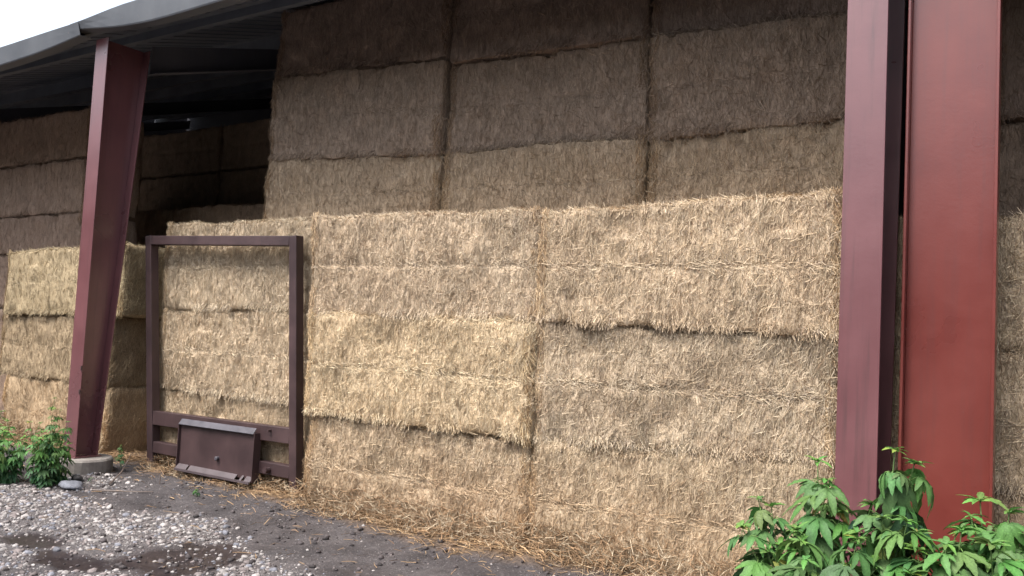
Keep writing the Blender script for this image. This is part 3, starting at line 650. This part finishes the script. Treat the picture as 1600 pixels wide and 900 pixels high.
# ------------------------------------------------------------------ plants
class Leafy:
    def __init__(s): s.V = []; s.F = []; s.C = []; s.st = MB(); s.sc = []
    def lobe(s, o, ax, up, L, W, droop, fold, col, n=8, curl=0, serr=.1):
        sd = ax.cross(up).normalized(); b = len(s.V)
        ser = random.random()
        for i in range(n + 1):
            t = i / n
            w = W * (t ** .7) * ((1 - t) ** .85) * 2.15 if 0 < t < 1 else 0.0006
            if 0 < i < n: w *= 1 + serr * (1 if i % 2 else -1)
            c = o + ax * (L * t * (1 - .25 * droop * t)) + up * (-droop * L * t ** 1.7 * .8) + sd * curl * L * t * t
            h = up * (fold * w) + up * random.uniform(-.08, .08) * w
            s.V += [c + sd * w + h, c, c - sd * w + h]
            k = 1 + random.uniform(-.06, .06)
            s.C += [[q * k for q in col], [q * 1.22 + .006 for q in col], [q * k for q in col]]
        for i in range(n):
            a = b + i * 3
            s.F += [(a, a + 1, a + 4, a + 3), (a + 1, a + 2, a + 5, a + 4)]
    def leaf(s, o, ax, up, L, col, lobes=5, droop=.5):
        ax = ax.normalized(); up = (up - ax * up.dot(ax)).normalized(); sd = ax.cross(up)
        angs = {1: [0], 3: [0, -42, 42], 5: [0, -36, 36, -76, 76]}[lobes]
        for i, a in enumerate(angs):
            r = math.radians(a + random.uniform(-6, 6)); d = (ax * math.cos(r) + sd * math.sin(r))
            l = L * (1, .86, .86, .6, .6)[i] * random.uniform(.88, 1.1)
            u = up + sd * random.uniform(-.15, .15)
            s.lobe(o - up * .002 * i - ax * L * .02 * i, d, u.normalized(), l, l * random.uniform(.18, .235) * (1.1 if lobes == 1 else 1), droop * random.uniform(.5, 1.4), random.uniform(.15, .55), col, curl=random.uniform(-.12, .12))
    def stem(s, pts, r0, r1, col=(.10, .17, .05)):
        n0 = len(s.st.v); n = len(pts)
        s.st.tube(pts, [r0 + (r1 - r0) * i / (n - 1) for i in range(n)], 6)
        s.sc += [col] * (len(s.st.v) - n0)
    def shoot(s, base, d, length, Lmax, r=.006, nodes=6, start=.25, azi=0, lob=5, tone=1.0, topbright=1.0, droopy=1.0):
        """one leafy axis; pairs of stalked leaves, crossing, smaller and brighter at the tip"""
        base = Vector(base); d = Vector(d).normalized(); pts = []; p = base.copy(); dd = d.copy()
        m = 10
        for i in range(m + 1):
            pts.append(p.copy()); dd = (dd + Vector((random.uniform(-.08, .08), random.uniform(-.08, .08), .05))).normalized(); p = p + dd * length / m
        s.stem(pts, r, r * .45)
        for k in range(nodes):
            t = start + (1 - start) * (k + .45 + .45 * random.random()) / nodes; q = pts[min(m, int(t * m))]
            age = 1 - k / nodes
            for sgn in (0, 1):
                if random.random() < .08: continue
                a = azi + k * math.pi / 2 + sgn * math.pi + random.uniform(-.5, .5)
                out = Vector((math.cos(a), math.sin(a), random.uniform(.15, .6)))
                pl_ = Lmax * random.uniform(.3, .6) * (.4 + .6 * age)
                e = q + out.normalized() * pl_; e.z -= pl_ * .1
                s.stem([q, lerp(q, e, .5) + Vector((0, 0, .012)), e], .0028, .002, (.13, .22, .06))
                ax = Vector((out.x, out.y, random.uniform(-.75, .05) * droopy)); L = Lmax * (.6 + .55 * age ** .6) * random.uniform(.75, 1.12)
                s.leaf(e, ax, Vector((0, 0, 1)) + Vector((random.uniform(-.3, .3), random.uniform(-.3, .3), 0)), L, s.green(1 - age, tone), lob if L > Lmax * .55 else 3, droop=.55 * droopy)
        tip = pts[-1]
        for k in range(5):
            a = k * 1.256 + random.random(); ax = Vector((math.cos(a), math.sin(a), random.uniform(.1, 1.0)))
            s.leaf(tip, ax, Vector((0, 0, 1)) + ax * -.3, Lmax * random.uniform(.25, .5), s.green(1.2 * topbright, tone), random.choice([1, 3]), .5)
        return pts
    def green(s, y, tone):
        y = max(0, min(1.2, y + random.uniform(-.2, .2)))
        c = lerp(Vector((.036, .090, .038)), Vector((.092, .19, .046)), y)
        if random.random() < .035: c = lerp(c, Vector((.26, .24, .05)), random.uniform(.3, .9))
        return [q * tone * random.uniform(.82, 1.2) for q in c]
    def build(s, root):
        V = np.array([v[:] for v in s.V]); F = np.array(s.F)
        me = np_mesh('foliage', V, [F], np.array(s.C), smooth=True); link(me, 'foliage', M_LEAF, root)
        me = bpy.data.meshes.new('stem'); me.from_pydata(s.st.v, [], s.st.f); a = me.color_attributes.new('tint', 'FLOAT_COLOR', 'POINT')
        a.data.foreach_set('color', np.concatenate([np.array(s.sc), np.ones((len(s.sc), 1))], 1).astype(np.float32).ravel())
        me.polygons.foreach_set('use_smooth', [True] * len(me.polygons)); link(me, 'stem', M_STEM, root)

def weed(name, label, base, shoots, group=None, cat='weed'):
    random.seed(hash(label) % 1000 if False else sum(map(ord, label)))
    e = empty(name, base, label, cat, group); l = Leafy(); l_base = Vector(base)
    for tip, L, nodes, kw in shoots:
        tip = Vector(tip); b = l_base if 'frm' not in kw else Vector(kw['frm']); kw = {k: v for k, v in kw.items() if k != 'frm'}
        l.shoot(b, tip - b, (tip - b).length, L, nodes=nodes, **kw)
    l.build(e); return e
GW = 'tall ragweed in front of the red columns'
def around(c, rad, h0, h1, n, L, frm, **kw):
    out = []
    for k in range(n):
        a = k * 2.4 + .7; q = rad * math.sqrt((k + .5) / n)
        out.append(((c[0] + q * math.cos(a), c[1] + q * .8 * math.sin(a), random.uniform(h0, h1)), L * random.uniform(.85, 1.1), 5, dict({'frm': frm, 'start': .15, 'r': .005}, **kw)))
    return out
random.seed(3)
weed('ragweed', 'bushy ragweed whose top spreads in front of the bale left of the narrow column', (-1.05, 4.45, -.05),
     [((-1.08, 4.45, 1.08), .19, 9, {'start': .35}), ((-1.33, 4.40, .84), .17, 6, {'frm': (-1.08, 4.45, .3)}), ((-.93, 4.42, 1.0), .19, 6, {'frm': (-1.05, 4.45, .5)}), ((-.84, 4.5, .9), .17, 6, {'frm': (-1.03, 4.45, .3)})]
     + around((-1.10, 4.35), .30, .5, .86, 10, .19, (-1.05, 4.42, .2)), GW)
weed('ragweed', 'tallest ragweed with a drooping top, between the narrow and the wide red column', (-.62, 4.5, -.05),
     [((-.67, 4.48, 1.20), .19, 9, {'start': .35, 'droopy': 1.5}), ((-.52, 4.42, 1.12), .21, 6, {'frm': (-.64, 4.5, .7), 'droopy': 1.8}), ((-.80, 4.4, .9), .17, 6, {'frm': (-.63, 4.5, .4)})]
     + around((-.68, 4.32), .26, .5, .88, 9, .19, (-.62, 4.45, .2)), GW)
weed('ragweed', 'low ragweed with yellow-green tip in front of the wide red column', (-.42, 4.3, -.05),
     [((-.48, 4.25, .88), .21, 8, {'start': .35}), ((-.36, 4.2, .8), .19, 6, {'frm': (-.44, 4.3, .35)})]
     + around((-.42, 4.18), .26, .5, .80, 9, .20, (-.42, 4.3, .2)), GW)
weed('ragweed', 'ragweed with long hanging leaves at the right picture edge', (-.16, 4.4, -.05),
     [((-.22, 4.4, 1.0), .21, 9, {'start': .35, 'droopy': 1.6}), ((-.08, 4.35, .97), .20, 8, {'frm': (-.17, 4.4, .4), 'droopy': 1.7}), ((-.32, 4.4, .92), .17, 4, {'frm': (-.18, 4.4, .5)}), ((.06, 4.3, .84), .18, 6, {'frm': (-.14, 4.4, .3)})]
     + around((-.12, 4.25), .28, .5, .90, 9, .20, (-.15, 4.38, .2)), GW)
weed('ragweed', 'low ragweed filling the gap in front of the narrow red column', (-.86, 4.25, -.05),
     around((-.86, 4.22), .24, .5, .86, 9, .19, (-.86, 4.25, .1)), GW)
GL = 'weeds beside the left red column'
for (bx, by, h, sp, nsh, lab) in ((-8.75, 4.5, .56, .36, 13, 'dense low weed at the left picture edge'), (-8.26, 4.62, .58, .27, 12, 'leafy weed left of the concrete footing'), (-8.42, 4.85, .42, .16, 8, 'small weed leaning on the foot of the left red column'), (-9.3, 4.6, .56, .34, 11, 'weed cut by the left picture edge, gravel in front')):
    random.seed(int(bx * -100)); sh = []
    for k in range(nsh):
        a = k * 2.4; r_ = sp * math.sqrt((k + .5) / nsh); sh.append(((bx + r_ * math.cos(a), by + r_ * math.sin(a), h * random.uniform(.6, 1.05)), random.uniform(.085, .125), 6, {'start': .1, 'r': .004, 'tone': 1.25}))
    if 'leafy' in lab: sh += [((bx + .16, by, .82), .07, 10, {'start': .35, 'r': .003}), ((bx + .05, by, .72), .07, 9, {'start': .4, 'r': .003})]
    weed('weed', lab, (bx, by, -.08), sh, GL)
weed('weed', 'spindly grey-green weed between the left column and the rusty frame', (-8.52, 5.62, .0), [((-8.50, 5.6, .26), .05, 6, {'start': .3, 'r': .003}), ((-8.56, 5.6, .2), .045, 4, {'start': .3, 'r': .002})])
weed('seedling', 'tiny bright green seedling on the mud below the mounting plate', (-6.83, 5.3, -.03), [((-6.83, 5.3, .04), .05, 2, {'start': .5, 'r': .002, 'topbright': 1.0})], cat='seedling')
weed('seedling', 'tiny green seedling among stones by the concrete footing', (-8.05, 5.0, -.03), [((-8.05, 5.0, .03), .04, 2, {'start': .5, 'r': .002})], cat='seedling')

# loose rocks and sticks
def rock(x, y, r, col, label, flat=.5):
    bv, bf = ico(3); v = bv * (1 + (fbm(bv + x, 1.5, 5, 3) - .5)[:, None] * .9) * [r, r * .75, r * flat]
    z = float(gz(np.array([x]), np.array([y]))[0]); me = np_mesh('rock', v, [bf], np.tile(col, (len(v), 1)))
    o = link(me, 'rock', M_STONE); o.location = (x, y, z + r * flat * .45); tag(o, label, 'rock')
rock(-8.02, 4.78, .13, (.17, .175, .20), 'flat blue-grey rock beside the weed and the concrete footing', .4)
rock(-8.33, 5.02, .07, (.06, .055, .055), 'dark rock against the foot of the concrete footing', .6)
def stick(pts, r, label):
    m = MB(); m.tube([(a, b, float(gz(np.array([a]), np.array([b]))[0]) + c) for a, b, c in pts], [r * (1 - .5 * i / (len(pts) - 1)) for i in range(len(pts))], 6)
    me = bpy.data.meshes.new('twig'); me.from_pydata(m.v, [], m.f); a = me.color_attributes.new('tint', 'FLOAT_COLOR', 'POINT')
    a.data.foreach_set('color', np.tile([.13, .10, .085, 1], (len(m.v), 1)).astype(np.float32).ravel()); tag(link(me, 'twig', M_STEM), label, 'twig')
stick([(-7.75, 4.83, .01), (-7.55, 4.9, .03), (-7.3, 5.0, .02), (-7.2, 5.1, .03)], .010, 'pale crooked twig lying among the stones')
stick([(-7.9, 5.1, .02), (-8.1, 5.35, .07), (-8.35, 5.58, .14), (-8.42, 5.66, .2)], .009, 'dark twig leaning up from the mud into the spindly weed')
stick([(-7.6, 5.45, -.02), (-7.6, 5.46, .13)], .006, 'thin dark twig standing upright in the mud')

# wood across the yard, behind the camera: it dims the low sky and shows in the gloss of the paint
n = 9000; th = RNG.uniform(math.pi * .93, math.pi * 2.07, n); rd = RNG.uniform(24, 30, n)
X_ = -3 + rd * np.cos(th); Y_ = 2 + rd * np.sin(th)
top = 5.6 + 4 * fbm(p3(X_, Y_), .16, 90, 3) ; Z_ = RNG.random(n) * top
ctr = np.stack([X_, Y_, Z_], 1); q = rotm(n)
quad = np.array([[-1, -.7, 0], [1, -.8, .3], [.9, .8, 0], [-.8, .9, .3]]) * .8
V_ = np.einsum('nij,kj->nki', q, quad) + ctr[:, None]
me = np_mesh('woodland', V_.reshape(-1, 3), [np.arange(n * 4).reshape(n, 4)], np.repeat(np.array([.04, .075, .03]) * RNG.uniform(.6, 1.4, n)[:, None], 4, 0))
tag(link(me, 'woodland', M_LEAF), 'dark green wood across the yard behind the viewer', 'woodland', kind='stuff')

# ------------------------------------------------------------------ light, sky, camera
w = bpy.data.worlds.new('World'); sc.world = w; w.use_nodes = True; nt = w.node_tree
sky = nt.nodes.new('ShaderNodeTexSky'); sky.sky_type = 'NISHITA'; sky.sun_disc = False
SE, SA = math.radians(58), math.radians(200)     # sun height; compass direction it stands in
sky.sun_elevation = SE; sky.sun_rotation = SA; sky.air_density = 1.0; sky.dust_density = 3.0; sky.ozone_density = 1.0
hs = nt.nodes.new('ShaderNodeHueSaturation'); hs.inputs['Saturation'].default_value = .48
nt.links.new(sky.outputs[0], hs.inputs['Color']); nt.links.new(hs.outputs[0], nt.nodes['Background'].inputs[0]); nt.nodes['Background'].inputs[1].default_value = .105
sd = bpy.data.lights.new('sun', 'SUN'); sd.energy = 1.5; sd.angle = math.radians(30); sd.color = (1, .97, .93)
so = bpy.data.objects.new('sun', sd); COL.objects.link(so)
dirv = Vector((math.sin(SA) * math.cos(SE), math.cos(SA) * math.cos(SE), math.sin(SE)))
so.rotation_euler = dirv.to_track_quat('Z', 'Y').to_euler(); so.location = (0, -3, 8)

yaw = math.radians(32.7); roll = .05; pitch = math.atan(78 / 1330)
R0 = Vector((math.cos(yaw), math.sin(yaw), 0)); F_ = Vector((-math.sin(yaw), math.cos(yaw), 0)) * math.cos(pitch) + Vector((0, 0, math.sin(pitch)))
U0 = R0.cross(F_); R = R0 * math.cos(roll) + U0 * math.sin(roll); U = U0 * math.cos(roll) - R0 * math.sin(roll)
cam = bpy.data.cameras.new('camera'); co = bpy.data.objects.new('camera', cam); COL.objects.link(co)
co.matrix_world = Matrix(((R.x, U.x, -F_.x, 0), (R.y, U.y, -F_.y, 0), (R.z, U.z, -F_.z, H), (0, 0, 0, 1)))
cam.lens = 36 * 1330 / 1600; cam.sensor_width = 36; cam.clip_end = 1500; cam.clip_start = .05
sc.camera = co
vs_ = sc.view_settings; vs_.view_transform = 'Standard'; vs_.look = 'None'; vs_.exposure = 1.88; vs_.gamma = 1; vs_.use_curve_mapping = False
sc.cycles.max_bounces = 8; sc.cycles.diffuse_bounces = 5; sc.cycles.use_denoising = True
